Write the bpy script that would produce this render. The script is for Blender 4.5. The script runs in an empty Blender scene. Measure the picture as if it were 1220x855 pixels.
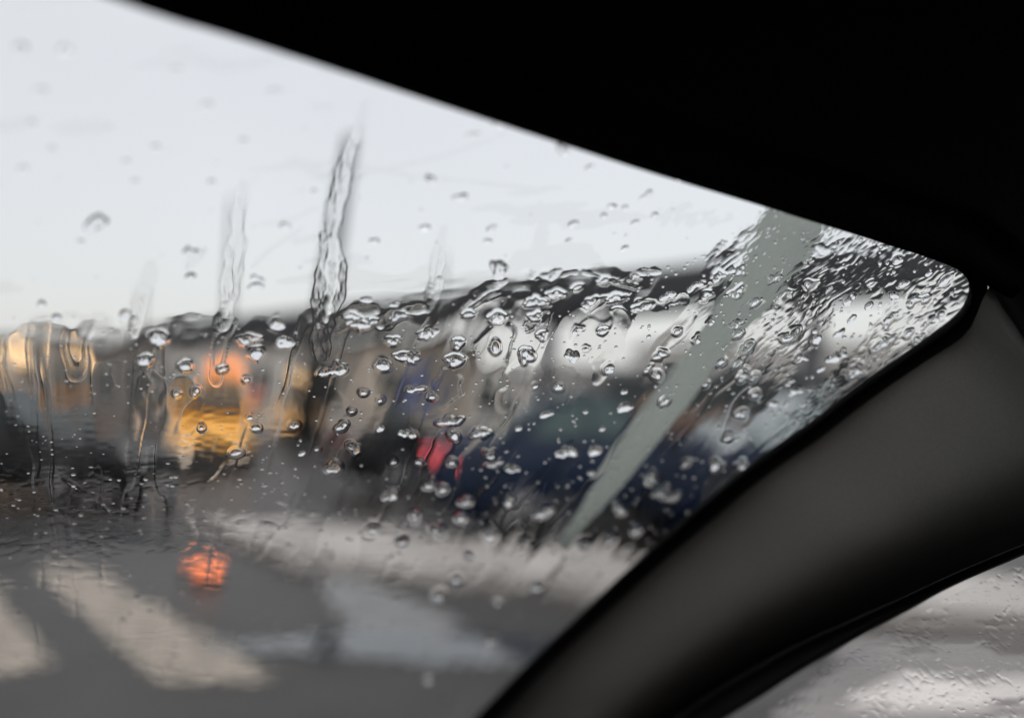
import bpy, bmesh, math, random
import numpy as np
from mathutils import Vector, Matrix
R = math.radians
rng = np.random.RandomState(7)
random.seed(7)
S = bpy.context.scene
COL = S.collection

# ---------------------------------------------------------------- camera
CAM_Z, PITCH, F = 1.25, R(2.5), 1220.0        # F: focal length in photo pixels (photo is 1220 px wide, 36 mm lens)
FOCUS = 0.50
cd = bpy.data.cameras.new('camera'); cam = bpy.data.objects.new('camera', cd); COL.objects.link(cam)
cam.location = (0, 0, CAM_Z); cam.rotation_euler = (R(90) + PITCH, 0, 0)
cd.sensor_width = 36; cd.lens = 36; cd.clip_start = 0.01; cd.clip_end = 3000
cd.dof.use_dof = True; cd.dof.focus_distance = FOCUS; cd.dof.aperture_fstop = 2.7
S.camera = cam

# ---------------------------------------------------------------- world: overcast
w = bpy.data.worlds.new('World'); S.world = w; w.use_nodes = True
nt = w.node_tree; nt.nodes.clear()
N = nt.nodes.new
out = N('ShaderNodeOutputWorld'); add = N('ShaderNodeAddShader')
bg1 = N('ShaderNodeBackground'); bg2 = N('ShaderNodeBackground')
sky = N('ShaderNodeTexSky'); sky.sky_type = 'NISHITA'; sky.sun_disc = False
sky.sun_elevation = R(50); sky.sun_rotation = R(200); sky.dust_density = 4; sky.air_density = 1
bg1.inputs['Strength'].default_value = 0.05
tc = N('ShaderNodeTexCoord'); nz = N('ShaderNodeTexNoise'); nz.inputs['Scale'].default_value = 1.6; nz.inputs['Detail'].default_value = 5
rp = N('ShaderNodeValToRGB')
rp.color_ramp.elements[0].position = 0.3; rp.color_ramp.elements[0].color = (0.73, 0.72, 0.70, 1)
rp.color_ramp.elements[1].position = 0.75; rp.color_ramp.elements[1].color = (0.82, 0.81, 0.79, 1)
bg2.inputs['Strength'].default_value = 0.86
L = nt.links.new
L(sky.outputs[0], bg1.inputs[0]); L(tc.outputs['Generated'], nz.inputs['Vector']); L(nz.outputs[0], rp.inputs[0]); L(rp.outputs[0], bg2.inputs[0])
# an overcast sky is brighter overhead than at the horizon
sx = N('ShaderNodeSeparateXYZ'); zr = N('ShaderNodeMapRange'); zr.interpolation_type = 'SMOOTHSTEP'; zr.inputs[1].default_value = .3; zr.inputs[2].default_value = 1; zr.inputs[3].default_value = .84; zr.inputs[4].default_value = 1.5
L(tc.outputs['Generated'], sx.inputs[0]); L(sx.outputs[2], zr.inputs[0]); L(zr.outputs[0], bg2.inputs['Strength'])
L(bg1.outputs[0], add.inputs[0]); L(bg2.outputs[0], add.inputs[1]); L(add.outputs[0], out.inputs[0])
sd = bpy.data.lights.new('sun', 'SUN'); sd.energy = 0.5; sd.angle = R(20); sd.color = (1, .97, .93)
so = bpy.data.objects.new('sun', sd); COL.objects.link(so); so.rotation_euler = (R(-40), 0, R(-20))

S.view_settings.view_transform = 'Standard'; S.view_settings.look = 'None'
S.view_settings.exposure = 0.0; S.view_settings.gamma = 1
S.render.engine = 'CYCLES'
cy = S.cycles
cy.use_denoising = True; cy.max_bounces = 12; cy.transmission_bounces = 10; cy.glossy_bounces = 4; cy.diffuse_bounces = 3
cy.transparent_max_bounces = 12; cy.caustics_reflective = False; cy.caustics_refractive = True; cy.blur_glossy = 0.0
cy.sample_clamp_indirect = 6

# ---------------------------------------------------------------- geometry helpers
FW = Vector((0, math.cos(PITCH), math.sin(PITCH))); UP = Vector((0, -math.sin(PITCH), math.cos(PITCH))); RT = Vector((1, 0, 0))
C0 = Vector((0, 0, CAM_Z))
def P(px, py, d):
    return C0 + RT * ((px - 610) / F * d) + UP * ((427.5 - py) / F * d) + FW * d
def W(x, y, z):                                  # cabin coordinates (right, forward, up from the eye) to world
    return C0 + RT * x + FW * y + UP * z
def G(px, py, z=0.0):                            # the point of the ground under a photo pixel
    v = P(px, py, 1) - C0
    return C0 + v * ((z - CAM_Z) / v.z)
def GD(px, d, z=0.0):                            # ground point at forward distance d under a photo column
    return Vector(((px - 610) / F * d, d, z))
GA, GB, GC = 0.7, 0.22, 0.015
def gdepth(px, py):                              # forward depth of the raked windscreen plane
    return FOCUS / (1 + ((427.5 - py) / F - GB * (px - 610) / F + GC) / GA)
GN = (RT * (-GB / GA) + FW * (1 + GC / GA) + UP * (1 / GA)).normalized()
def sdepth(px, py, c=0.45):                      # depth of the side window plane
    return c / (0.9 * (px - 610) / F + 0.45)
SN = (RT * 0.9 + FW * 0.45).normalized()

def obj(name, verts, faces, mat, parent=None, smooth=False):
    me = bpy.data.meshes.new(name); me.from_pydata([tuple(v) for v in verts], [], faces)
    if smooth: me.polygons.foreach_set('use_smooth', [True] * len(me.polygons))
    me.update()
    if mat: me.materials.append(mat)
    o = bpy.data.objects.new(name, me); COL.objects.link(o)
    if parent: o.parent = parent
    return o
def tag(o, label=None, cat=None, group=None, kind=None):
    if label: o['label'] = label
    if cat: o['category'] = cat
    if group: o['group'] = group
    if kind: o['kind'] = kind
    return o
def thing(name, loc, rz, label, cat, group=None):
    o = bpy.data.objects.new(name, None); COL.objects.link(o); o.location = loc; o.rotation_euler = (0, 0, rz)
    return tag(o, label, cat, group)

class MB:
    """collects shapes into one mesh"""
    def __init__(s): s.v, s.f = [], []
    def add(s, v, f):
        n = len(s.v); s.v += [Vector(p) for p in v]; s.f += [tuple(i + n for i in q) for q in f]; return s
    def box(s, x0, x1, y0, y1, z0, z1, b=0.0):
        if b <= 0:
            v = [(x, y, z) for z in (z0, z1) for y in (y0, y1) for x in (x0, x1)]
            return s.add(v, [(0, 2, 3, 1), (4, 5, 7, 6), (0, 1, 5, 4), (2, 6, 7, 3), (0, 4, 6, 2), (1, 3, 7, 5)])
        bm = bmesh.new(); bmesh.ops.create_cube(bm, size=1)
        for q in bm.verts: q.co = Vector(((x0 + x1) / 2 + q.co.x * (x1 - x0), (y0 + y1) / 2 + q.co.y * (y1 - y0), (z0 + z1) / 2 + q.co.z * (z1 - z0)))
        bmesh.ops.bevel(bm, geom=bm.edges[:], offset=b, segments=2, affect='EDGES', profile=.7)
        bm.verts.index_update()
        s.add([q.co.copy() for q in bm.verts], [tuple(q.index for q in f.verts) for f in bm.faces]); bm.free(); return s
    def loft(s, rings, cap=True, closed=True):
        m = len(rings[0]); v = [p for r in rings for p in r]; f = []
        for i in range(len(rings) - 1):
            for j in range(m if closed else m - 1):
                k = (j + 1) % m
                f.append((i * m + j, i * m + k, (i + 1) * m + k, (i + 1) * m + j))
        if cap:
            f.append(tuple(range(m - 1, -1, -1))); f.append(tuple((len(rings) - 1) * m + j for j in range(m)))
        return s.add(v, f)
    def cyl(s, a, b, r0, r1=None, n=16):
        a, b = Vector(a), Vector(b); r1 = r0 if r1 is None else r1
        z = (b - a).normalized(); x = z.orthogonal().normalized(); y = z.cross(x)
        return s.loft([[a + (x * math.cos(t) + y * math.sin(t)) * r0 for t in [2 * math.pi * i / n for i in range(n)]],
                       [b + (x * math.cos(t) + y * math.sin(t)) * r1 for t in [2 * math.pi * i / n for i in range(n)]]])
    def tube(s, pts, rad, n=10):
        pts = [Vector(p) for p in pts]; rings = []
        for i, p in enumerate(pts):
            z = (pts[min(i + 1, len(pts) - 1)] - pts[max(i - 1, 0)]).normalized()
            x = z.cross(Vector((.13, .97, .2))).normalized(); y = z.cross(x); r = rad[i] if hasattr(rad, '__len__') else rad
            rings.append([p + (x * math.cos(t) + y * math.sin(t)) * r for t in [2 * math.pi * k / n for k in range(n)]])
        return s.loft(rings)
    def lathe(s, prof, c, axis='y', n=20):
        rings = []
        for (d, r) in prof:
            ring = []
            for i in range(n):
                t = 2 * math.pi * i / n
                q = {'y': (r * math.cos(t), d, r * math.sin(t)), 'z': (r * math.cos(t), r * math.sin(t), d), 'x': (d, r * math.cos(t), r * math.sin(t))}[axis]
                ring.append(Vector(c) + Vector(q))
            rings.append(ring)
        return s.loft(rings)
    def quad(s, a, b, c, d): return s.add([a, b, c, d], [(0, 1, 2, 3)])
    def build(s, name, mat, parent=None, smooth=False):
        return obj(name, s.v, s.f, mat, parent, smooth)
def slab(pts, t):                                # polygon with thickness t along its normal
    pts = [Vector(p) for p in pts]; n = (pts[1] - pts[0]).cross(pts[2] - pts[0]).normalized() * t
    k = len(pts); m = MB()
    return m.add(pts + [p + n for p in pts], [tuple(range(k - 1, -1, -1)), tuple(range(k, 2 * k))] + [(i, (i + 1) % k, (i + 1) % k + k, i + k) for i in range(k)])

# ---------------------------------------------------------------- materials
def mat(name, col, rough=0.6, metal=0.0, noise=None, bump=0.0, bscale=40, coat=0.0, spec=None, emit=None, es=0):
    m = bpy.data.materials.new(name); m.use_nodes = True; t = m.node_tree; b = t.nodes['Principled BSDF']
    b.inputs['Base Color'].default_value = (*col, 1); b.inputs['Roughness'].default_value = rough; b.inputs['Metallic'].default_value = metal
    b.inputs['Coat Weight'].default_value = coat
    if spec is not None: b.inputs['Specular IOR Level'].default_value = spec
    if emit: b.inputs['Emission Color'].default_value = (*emit, 1); b.inputs['Emission Strength'].default_value = es
    tcn = t.nodes.new('ShaderNodeTexCoord')
    if noise:
        sc, amt = noise
        nn = t.nodes.new('ShaderNodeTexNoise'); nn.inputs['Scale'].default_value = sc; nn.inputs['Detail'].default_value = 6
        mr = t.nodes.new('ShaderNodeMapRange'); mr.inputs[1].default_value = .3; mr.inputs[2].default_value = .7; mr.inputs[3].default_value = 1 - amt; mr.inputs[4].default_value = 1 + amt
        mx = t.nodes.new('ShaderNodeVectorMath'); mx.operation = 'SCALE'; mx.inputs[0].default_value = col
        t.links.new(tcn.outputs['Object'], nn.inputs['Vector']); t.links.new(nn.outputs[0], mr.inputs[0]); t.links.new(mr.outputs[0], mx.inputs['Scale']); t.links.new(mx.outputs[0], b.inputs['Base Color'])
    if bump:
        n2 = t.nodes.new('ShaderNodeTexNoise'); n2.inputs['Scale'].default_value = bscale; n2.inputs['Detail'].default_value = 4
        bp = t.nodes.new('ShaderNodeBump'); bp.inputs['Strength'].default_value = bump; bp.inputs['Distance'].default_value = 0.2 / bscale
        t.links.new(tcn.outputs['Object'], n2.inputs['Vector']); t.links.new(n2.outputs[0], bp.inputs['Height']); t.links.new(bp.outputs[0], b.inputs['Normal'])
    return m
def water_mat():
    m = bpy.data.materials.new('rain_water'); m.use_nodes = True; t = m.node_tree; t.nodes.clear()
    g = t.nodes.new('ShaderNodeBsdfGlass'); g.inputs['Roughness'].default_value = 0; g.inputs['IOR'].default_value = 1.333
    o = t.nodes.new('ShaderNodeOutputMaterial'); t.links.new(g.outputs[0], o.inputs[0]); return m
def clear_mat():
    m = bpy.data.materials.new('clear_glass'); m.use_nodes = True; t = m.node_tree; t.nodes.clear()
    g = t.nodes.new('ShaderNodeBsdfTransparent'); g.inputs[0].default_value = (1, 1, 1, 1)
    o = t.nodes.new('ShaderNodeOutputMaterial'); t.links.new(g.outputs[0], o.inputs[0]); return m
M_WATER, M_CLEAR = water_mat(), clear_mat()
M_LINER = mat('black_headliner', (.02, .019, .018), .95, noise=(600, .4), bump=.3, bscale=900, spec=.1)
M_PILLAR = mat('pillar_plastic', (.078, .075, .067), .62, noise=(500, .08), bump=.25, bscale=1100, spec=.3)
M_RUBBER = mat('black_rubber', (.014, .014, .015), .42, spec=.5)
M_FRIT = mat('black_frit', (.004, .004, .004), .8, spec=.1)
M_WIPER = mat('wiper_shell', (.24, .265, .255), .5, noise=(22, .3))
M_WIPER.node_tree.nodes['Principled BSDF'].inputs['Subsurface Weight'].default_value = 0
_t = M_WIPER.node_tree; _mx = _t.nodes.new('ShaderNodeMixShader'); _tr = _t.nodes.new('ShaderNodeBsdfTranslucent'); _tr.inputs[0].default_value = (.82, .86, .83, 1); _mx.inputs[0].default_value = .6
_t.links.new(_t.nodes['Principled BSDF'].outputs[0], _mx.inputs[1]); _t.links.new(_tr.outputs[0], _mx.inputs[2]); _t.links.new(_mx.outputs[0], _t.nodes['Material Output'].inputs[0])
M_ASPH = mat('wet_asphalt', (.027, .0245, .0225), .42, spec=.22, noise=(.9, .6), bump=.25, bscale=14)
M_PAINT = mat('road_paint', (.28, .245, .205), .65, noise=(9, .7))
M_BLUEGREY = mat('blue_grey_paint', (.15, .156, .158), .45, noise=(3, .3))  # blue-grey tone for the third stripe, the others are beige
M_SIDE = mat('side_paving', (.14, .13, .128), .5, noise=(1.1, .5))
M_PATCH = mat('pale_patch', (.5, .475, .46), .6, noise=(2, .2))
M_DULL = mat('dull_wet_stone', (.15, .14, .138), .5, noise=(2, .3))
M_WALK = mat('pale_pavement', (.32, .30, .285), .5, noise=(1.5, .2))
M_KERB = mat('kerb_stone', (.36, .35, .34), .6, noise=(4, .15))
M_PUD = mat('puddle', (.05, .055, .06), .03)
M_GLASSD = mat('car_glass', (.02, .03, .033), .12, spec=.4)
M_TYRE = mat('tyre', (.02, .02, .02), .85); M_RIM = mat('rim', (.4, .4, .42), .35, .8)
M_DARKTRIM = mat('dark_trim', (.015, .015, .016), .5)
def paint(n, c, ct=.8): return mat(n, c, .35 if ct > .5 else .5, coat=ct if ct > .5 else 0, spec=.5 if ct > .5 else .2, noise=(2, .06))
M_BLACKCAR = paint('black_paint', (.008, .009, .011), .15); M_NAVY = paint('navy_paint', (.004, .012, .032), .2); M_YEL = paint('yellow_paint', (.92, .42, .015))
M_SILV = paint('silver_green_paint', (.30, .36, .37)); M_SLATE = paint('slate_paint', (.045, .052, .062)); M_BROWN = paint('brown_paint', (.16, .095, .065))
def lamp(n, c, s): return mat(n, (.1, .1, .1), emit=c, es=s)
M_HEAD = lamp('headlight_glow', (1, .84, .68), 3.2); M_TAIL = lamp('tail_glow', (1, .05, .07), 1.1); M_AMB = lamp('amber_glow', (1, .64, .32), 1.8)
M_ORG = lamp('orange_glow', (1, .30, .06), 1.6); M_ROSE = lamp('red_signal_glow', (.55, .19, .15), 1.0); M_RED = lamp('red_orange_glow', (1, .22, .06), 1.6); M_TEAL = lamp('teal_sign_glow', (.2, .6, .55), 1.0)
M_STEEL = mat('painted_steel', (.035, .038, .04), .5, noise=(3, .15)); M_CONC = mat('bridge_concrete', (.13, .14, .155), .8, noise=(.6, .15))  # bridge concrete lightened, its colour carries the rain haze
M_WALLA = mat('brown_render', (.60, .53, .46), .8, noise=(.8, .12)); M_WALLB = mat('grey_render', (.60, .59, .57), .8, noise=(.8, .12)); M_WALLC = mat('dark_render', (.2, .18, .165), .8, noise=(.8, .12))
M_ROOF = mat('roof_felt', (.08, .08, .085), .8); M_BLUE = mat('blue_panel', (.12, .14, .26), .6); M_WHITE = mat('white_metal', (.6, .6, .58), .5)
M_BARK = mat('bark', (.06, .05, .04), .9); M_LEAF = mat('leaf', (.045, .06, .04), .8)

# ================================================================ SETTING
obj('road', [(-900, -60, 0), (900, -60, 0), (900, 1500, 0), (-900, 1500, 0)], [(0, 1, 2, 3)], M_ASPH)['kind'] = 'structure'
# pavement beyond the crossing, running from left-far to right-near
def band(name, pts, z0, z1, m):
    n = len(pts) // 2
    mb = MB(); bot = [Vector((p.x, p.y, z0)) for p in pts]; top = [Vector((p.x, p.y, z1)) for p in pts]
    k = len(pts); mb.add(bot + top, [tuple(range(k, 2 * k))] + [(i, (i + 1) % k, (i + 1) % k + k, i + k) for i in range(k)])
    o = mb.build(name, m); o['kind'] = 'structure'; return o
band('pavement', [G(250, 642), G(330, 668), G(480, 690), G(770, 712), G(1400, 770), G(1400, 722), G(770, 676), G(480, 650), G(340, 634), G(240, 632)], -.05, .12, M_WALK)
band('kerb', [G(330, 676), G(480, 694), G(770, 716), G(1400, 776), G(1400, 771), G(770, 712.6), G(480, 690.6), G(330, 672.6)], -.05, .125, M_KERB)
band('side_pavement', [G(820, 1000), G(1700, 1000), G(1700, 830), G(1200, 800), G(1000, 815)], -.05, .11, M_SIDE)
band('gutter', [G(1000, 838), G(1140, 828), G(1700, 812), G(1700, 800), G(1140, 806), G(1000, 816)], -.05, .115, M_DULL)
band('white_patch', [G(1000, 880), G(1320, 880), G(1320, 840), G(1060, 845)], .10, .121, M_PATCH)
band('gutter', [G(900, 772), G(1150, 790), G(1700, 826), G(1700, 800), G(1150, 768), G(900, 758)], -.05, .01, M_DULL)
# crossing stripes
for q in ([(40, 678), (110, 676), (330, 808), (190, 812)], [(-70, 690), (-10, 690), (62, 790), (-60, 815)], [(372, 690), (430, 688), (560, 745), (430, 760)], [(-260, 700), (-190, 700), (-150, 800), (-280, 800)]):
    pts = [G(*p, .006) for p in q]
    bm = MB(); bm.add([Vector((p.x, p.y, .004)) for p in pts] , [(0, 1, 2, 3)]); o = bm.build('crossing_stripe', M_PAINT if q[0][0] != 372 else M_BLUEGREY); o['kind'] = 'structure'
# thin puddle sheets
for (px, py, a, b) in ((520, 770, 1.0, .35), (60, 640, 1.6, .4), (1100, 790, .5, .2)):
    c = G(px, py); k = 28
    vs = [(c.x + a * math.cos(t) * (1 + .2 * math.sin(3 * t + px)), c.y + b * math.sin(t) * (1 + .25 * math.sin(2 * t + py)), .008) for t in [2 * math.pi * i / k for i in range(k)]]
    o = obj('puddle', vs, [tuple(range(k))], M_PUD); o['kind'] = 'structure'

# ================================================================ STREET THINGS
def wheel(parent, x, y, r, side):
    m = MB(); m.lathe([(-.09, r * .72), (-.1, r * .93), (-.07, r), (.07, r), (.1, r * .93), (.09, r * .72)], (x, y, r)); t = m.build('tyre', M_TYRE, None, True)
    wo = bpy.data.objects.new('wheel', None); COL.objects.link(wo); wo.parent = parent; t.parent = wo
    m = MB(); m.lathe([(-.06, r * .15), (-.07, r * .7), (.07, r * .7), (.06, r * .15)], (x, y + side * .02, r))
    for k in range(5):
        a = k * 2 * math.pi / 5
        m.cyl((x, y + side * .085, r), (x + math.cos(a) * r * .68, y + side * .085, r + math.sin(a) * r * .68), .025, n=6)
    m.build('rim', M_RIM, wo)
def car(name, loc, rz, label, cat, paintm, L_=4.4, Wd=1.8, H=1.45, head=False, tail=False, group=None, van=False, glassm=None):
    t = thing(name, loc, rz, label, cat, group); hl = L_ / 2; hw = Wd / 2; zb = .22; belt = 1.12 if van else .92
    gl = glassm or M_GLASSD
    def ring(x, zt, wb, wt, z0=zb):
        return [(x, -wb * .92, z0), (x, -wb, z0 + .18), (x, -wb, zt - .22), (x, -wt, zt - .05), (x, -wt * .7, zt), (x, wt * .7, zt), (x, wt, zt - .05), (x, wb, zt - .22), (x, wb, z0 + .18), (x, wb * .92, z0)]
    rings = [ring(-hl, .72, hw * .8, hw * .72, .35), ring(-hl + .12, .88, hw * .95, hw * .85, .26), ring(-hl + .5, belt + .02, hw, hw * .93), ring(-hl + 1.2, belt + .02, hw, hw * .95), ring(hl - 1.5, belt, hw, hw * .94), ring(hl - .5, .84, hw * .98, hw * .88), ring(hl - .1, .72, hw * .9, hw * .78, .26), ring(hl, .6, hw * .78, hw * .68, .32)]
    MB().loft(rings).build('body', paintm, t, True)
    xr0, xr1, xf1, xf0 = (-hl + .25, -hl + .45, hl - 1.5, hl - 1.0) if van else (-hl + .5, -hl + 1.15, hl - 2.0, hl - 1.25)
    wt = hw * .74; wb2 = hw * .93; z0 = belt - .03
    prof = [(xr0, z0), (xr1, H - .03), ((xr1 + xf1) / 2, H), (xf1, H - .03), (xf0, z0)]
    def rr(p, sgn):                                # pillars and roof shell
        return Vector((p[0], sgn * (wb2 + (wt - wb2) * (p[1] - z0) / (H - z0)), p[1]))
    mb = MB(); mb.loft([[rr(p, -1) for p in prof], [rr(p, -1) * 1 + Vector((0, .08, .015)) for p in prof], [rr(p, 1) + Vector((0, -.08, .015)) for p in prof], [rr(p, 1) for p in prof]])
    mb.build('cabin', paintm, t)
    def lerp(a, b, u): return a + (b - a) * u
    # windscreen and rear window, proud of the cabin shell
    for nm, a, b in (('windscreen', prof[4], prof[3]), ('rear_window', prof[0], prof[1])):
        sg = 1 if nm == 'windscreen' else -1
        q = []
        for (u, s_) in ((.08, -1), (.08, 1), (.9, 1), (.9, -1)):
            p = lerp(Vector(rr(a, 1)), Vector(rr(b, 1)), u); q.append(Vector((p.x + sg * .012, s_ * (p.y - .09), p.z + .012)))
        if sg < 0: q.reverse()
        slab(q, .01).build(nm, gl, t)
    for sg in (-1, 1):
        n = 3 if van else 2; a0, a1 = xr0 + .28, xf0 - .22; b0, b1 = xr1 + .08, xf1 - .02
        for k in range(n):
            u0, u1 = (k + .04) / n, (k + .96) / n; q = []
            for (u, v) in ((u0, .1), (u1, .1), (u1, .88), (u0, .88)):
                z = z0 + (H - z0) * v; x = lerp(lerp(a0, a1, u), lerp(b0, b1, u), v)
                q.append(Vector((x, sg * (wb2 + (wt - wb2) * v + .006), z)))
            if sg > 0: q.reverse()
            slab(q, .008).build('side_window', gl, t)
        MB().box(xf0 - .15, xf0 - .02, sg * (hw + .02) - .08, sg * (hw + .02) + .08, belt - .02, belt + .13, .03).build('mirror', paintm, t)
        MB().box(hl - .12, hl + .025, sg * hw * .5 - (.11 if van else .17), sg * hw * .5 + (.11 if van else .17), .28 if van else .56, .42 if van else .7, .02).build('headlight', M_HEAD if head else M_WHITE, t)
        MB().box(-hl + .02, -hl + .1, sg * hw * .72 - .1, sg * hw * .72 + .08, .66, .82, .02).build('tail_light', M_TAIL if tail else mat_tail, t)
        for xx in (-hl + .8, hl - .82): wheel(t, xx, sg * (hw - .1), .32, sg)
    MB().box(hl - .06, hl + .02, -.38, .38, .38, .54, .02).build('grille', M_DARKTRIM, t)
    MB().box(hl - .12, hl + .05, -hw * .85, hw * .85, .27, .36, .03).build('bumper', M_DARKTRIM, t)
    MB().box(-hl - .05, -hl + .12, -hw * .85, hw * .85, .33, .46, .03).build('bumper', M_DARKTRIM, t)
    return t
mat_tail = mat('dull_tail', (.3, .03, .03), .3)
def face(px, d, deg): return GD(px, d), R(deg)
HALF = R(-90)
l, r_ = face(-18, 13.4, -6); car('parked_car', l, r_, 'black saloon car with misty windows at far left beneath the paired gold lamps', 'car', M_BLACKCAR, L_=4.7, H=1.5, glassm=mat('misty_dark_glass', (.02, .03, .033), .4, spec=.2))
l, r_ = face(-20, 20, -8); cabx = car('yellow_cab', l, r_, 'yellow car mostly hidden behind the black saloon at the left edge', 'car', M_YEL, H=1.5, van=True, group='yellow cars waiting on the far side'); cabx.scale = (1, 1, 1.17)
l, r_ = face(250, 20.5, -73); car('yellow_cab', l, r_, 'wide yellow van facing us with two cream headlights lit', 'van', M_YEL, Wd=1.5, H=1.6, head=True, van=True, group='yellow cars waiting on the far side')
l, r_ = face(360, 36, -86); car('yellow_cab', l, r_, 'smaller ochre yellow car just right of the lit yellow van', 'car', M_YEL, Wd=1.6, group='yellow cars waiting on the far side')
l, r_ = face(505, 14.5, 12); car('low_car', l, r_, 'low black car between the ochre car and the navy car', 'car', M_BLACKCAR, L_=2.4, H=1.15)
l, r_ = face(728, 10.3, 6); car('navy_car', l, r_, 'dark navy car with red tail lamps lit, behind the lower wiper', 'car', M_NAVY, tail=True, L_=3.6, H=1.36, glassm=mat('teal_tinted_glass', (.02, .05, .052), .15))
l, r_ = face(905, 11.2, 186); car('silver_car', l, r_, 'pale grey-green car right of the navy car beside the pillar', 'car', M_SILV, L_=3.4, H=1.32)
# dark bus with brown skirt behind the wiper
bt = thing('coach', GD(868, 24), R(3), 'dark slate coach with a brown skirt standing behind the silver car', 'coach')
MB().box(-3.2, 3.2, -1.2, 1.2, 1.15, 2.0, .1).build('body', M_SLATE, bt); MB().box(-3.18, 3.18, -1.19, 1.19, .35, 1.15, .05).build('skirt', M_BROWN, bt)
for k in range(5): MB().box(-3.0 + k * 1.2, -1.9 + k * 1.2, -1.215, -1.19, 1.35, 1.8).build('window', M_GLASSD, bt)
for x in (-2.1, 2.1):
    for s_ in (-1, 1): wheel(bt, x, s_ * 1.05, .42, s_)

# buildings beyond the road
def building(px0, px1, d, h, wm, label, nw, ns=1, dep=8):
    a, b = GD(px0, d), GD(px1, d); wdt = (b - a).length
    t = thing('shop_building', (a + b) / 2, 0, label, 'building', 'low buildings beyond the far kerb')
    MB().box(-wdt / 2, wdt / 2, 0, dep, 0, h).build('wall', wm, t)
    MB().box(-wdt / 2 - .2, wdt / 2 + .2, -.25, dep + .2, h + .003, h + .25, .03).build('roof', M_ROOF, t)
    st = h / ns
    for s_ in range(ns):
        for k in range(nw):
            x = -wdt / 2 + (k + .5) * wdt / nw; ww = wdt / nw * .3
            f = MB().box(x - ww, x + ww, -.05, .0, s_ * st + st * .3, s_ * st + st * .8).build('window', M_WHITE, t)
            MB().box(x - ww + .08, x + ww - .08, -.075, -.052, s_ * st + st * .3 + .08, s_ * st + st * .8 - .08).build('pane', M_GLASSD, f)
    return t
building(-260, 62, 44, 3.9, M_WALLA, 'brown shop with gold lamps at the left edge', 6)
building(64, 190, 42, 3.7, M_WALLC, 'dark narrow shop under the tilted streaks, right of the gold lamps', 3)
building(194, 420, 40, 3.5, M_WALLB, 'grey low shop behind the lit yellow van and orange sign', 5)
building(424, 560, 36, 3.3, M_WALLA, 'brown shop behind the blue panel, left of the bridge middle', 1)
building(563, 770, 48, 2.7, M_WALLB, 'pale grey low building under the bridge behind the navy car', 4)
building(775, 1400, 60, 4.5, M_WALLB, 'long grey building at right seen under the bridge deck', 9)

# elevated road deck
BR0, BR1 = P(185, 408, 58), P(1400, 308, 17)
def bridge():
    t = thing('road_bridge', (0, 0, 0), 0, 'dark elevated road deck rising across the view towards the right corner', 'bridge')
    d = (BR1 - BR0); d.z = 0; n = Vector((-d.y, d.x, 0)).normalized()
    ts = [i / 14 for i in range(15)]
    def pt(u, dz, dn): p = BR0.lerp(BR1, u); return Vector((p.x, p.y, p.z + dz)) + n * dn
    MB().loft([[pt(u, -.22, -1.2), pt(u, .35, -1.6), pt(u, .35, 1.6), pt(u, -.22, 1.2)] for u in ts]).build('deck', M_CONC, t)
    MB().loft([[pt(u, .353, -1.6), pt(u, .6, -1.6), pt(u, .6, -1.45), pt(u, .353, -1.45)] for u in ts]).build('parapet', M_STEEL, t)
    for u in (.1, .3, .5, .68, .86):
        p = pt(u, -.223, 0); MB().cyl((p.x, p.y, 0), (p.x, p.y, p.z), .22, .28).build('pier', M_CONC, t)
bridge()

# masts and lamp posts
def post(px, ytop, d, r, label, arm=0, lean=0, name='lamp_post'):
    b = GD(px, d); top = P(px + lean, ytop, d); t = thing(name, b, 0, label, 'lamp post', 'lamp posts beyond the road')
    h = top.z; m = MB().tube([(0, 0, 0), ((top.x - b.x) * .4, 0, h * .4), ((top.x - b.x), 0, h)], [r * 1.4, r, r * .55]); m.build('pole', M_STEEL, t, True)
    MB().cyl((0, 0, 0), (0, 0, .35), r * 2, r * 1.7).build('base', M_STEEL, t)
    if arm:
        MB().tube([(top.x - b.x, 0, h), (top.x - b.x + arm * .5, 0, h + .25), (top.x - b.x + arm, 0, h + .25)], r * .4).build('arm', M_STEEL, t, True)
        MB().box(top.x - b.x + arm - .1, top.x - b.x + arm + .55, -.12, .12, h + .2, h + .32, .03).build('lamp_head', M_WHITE, t)
    return t
post(360, 160, 24, .24, 'tall thick dark mast leaning right, standing above the lumpy drop', 0, 56)
post(266, 235, 45, .16, 'pale slim lamp post left of the thick dark mast', 0, 10)
post(520, 300, 45, .12, 'short slim lamp post right of the thick dark mast', 0, 6)
post(160, 345, 40, .10, 'shortest lamp post above the dark narrow shop', 0, 8)
# wall lamps, signals and signs
def lantern(px, py, d, r, m, label, name='street_lantern', cat='lantern', group='lit lamps beyond the road'):
    c = P(px, py, d); t = thing(name, (c.x, c.y, 0), 0, label, cat, group)
    MB().cyl((0, .12, 0), (0, .12, c.z), .05, .035).build('pole', M_STEEL, t)
    mb = MB(); mb.lathe([(-r, r * .15), (-r * .8, r * .62), (-r * .3, r * .95), (r * .2, r), (r * .7, r * .7), (r, r * .15)], (0, -.06, c.z), 'z'); mb.build('lamp_glass', m, t, True)
    MB().box(-r * .8, r * .8, -r * .4, r * .5, c.z + r, c.z + r * 1.25, .02).build('cap', M_DARKTRIM, t)
lantern(28, 420, 26, .27, M_AMB, 'brightest gold street lantern glowing at the far left edge')
lantern(97, 428, 28, .2, M_AMB, 'second gold lantern, dimmer, right of the brightest one')
lantern(355, 448, 26, .16, M_AMB, 'pale gold lantern left of the thick mast and lumpy drop')
lantern(300, 470, 24, .18, M_ROSE, 'dull red round signal between the orange sign and ochre car', 'signal_lamp', 'signal')
t = thing('orange_sign', GD(268, 25), 0, 'bright orange lit sign above the lit yellow van', 'sign')
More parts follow.
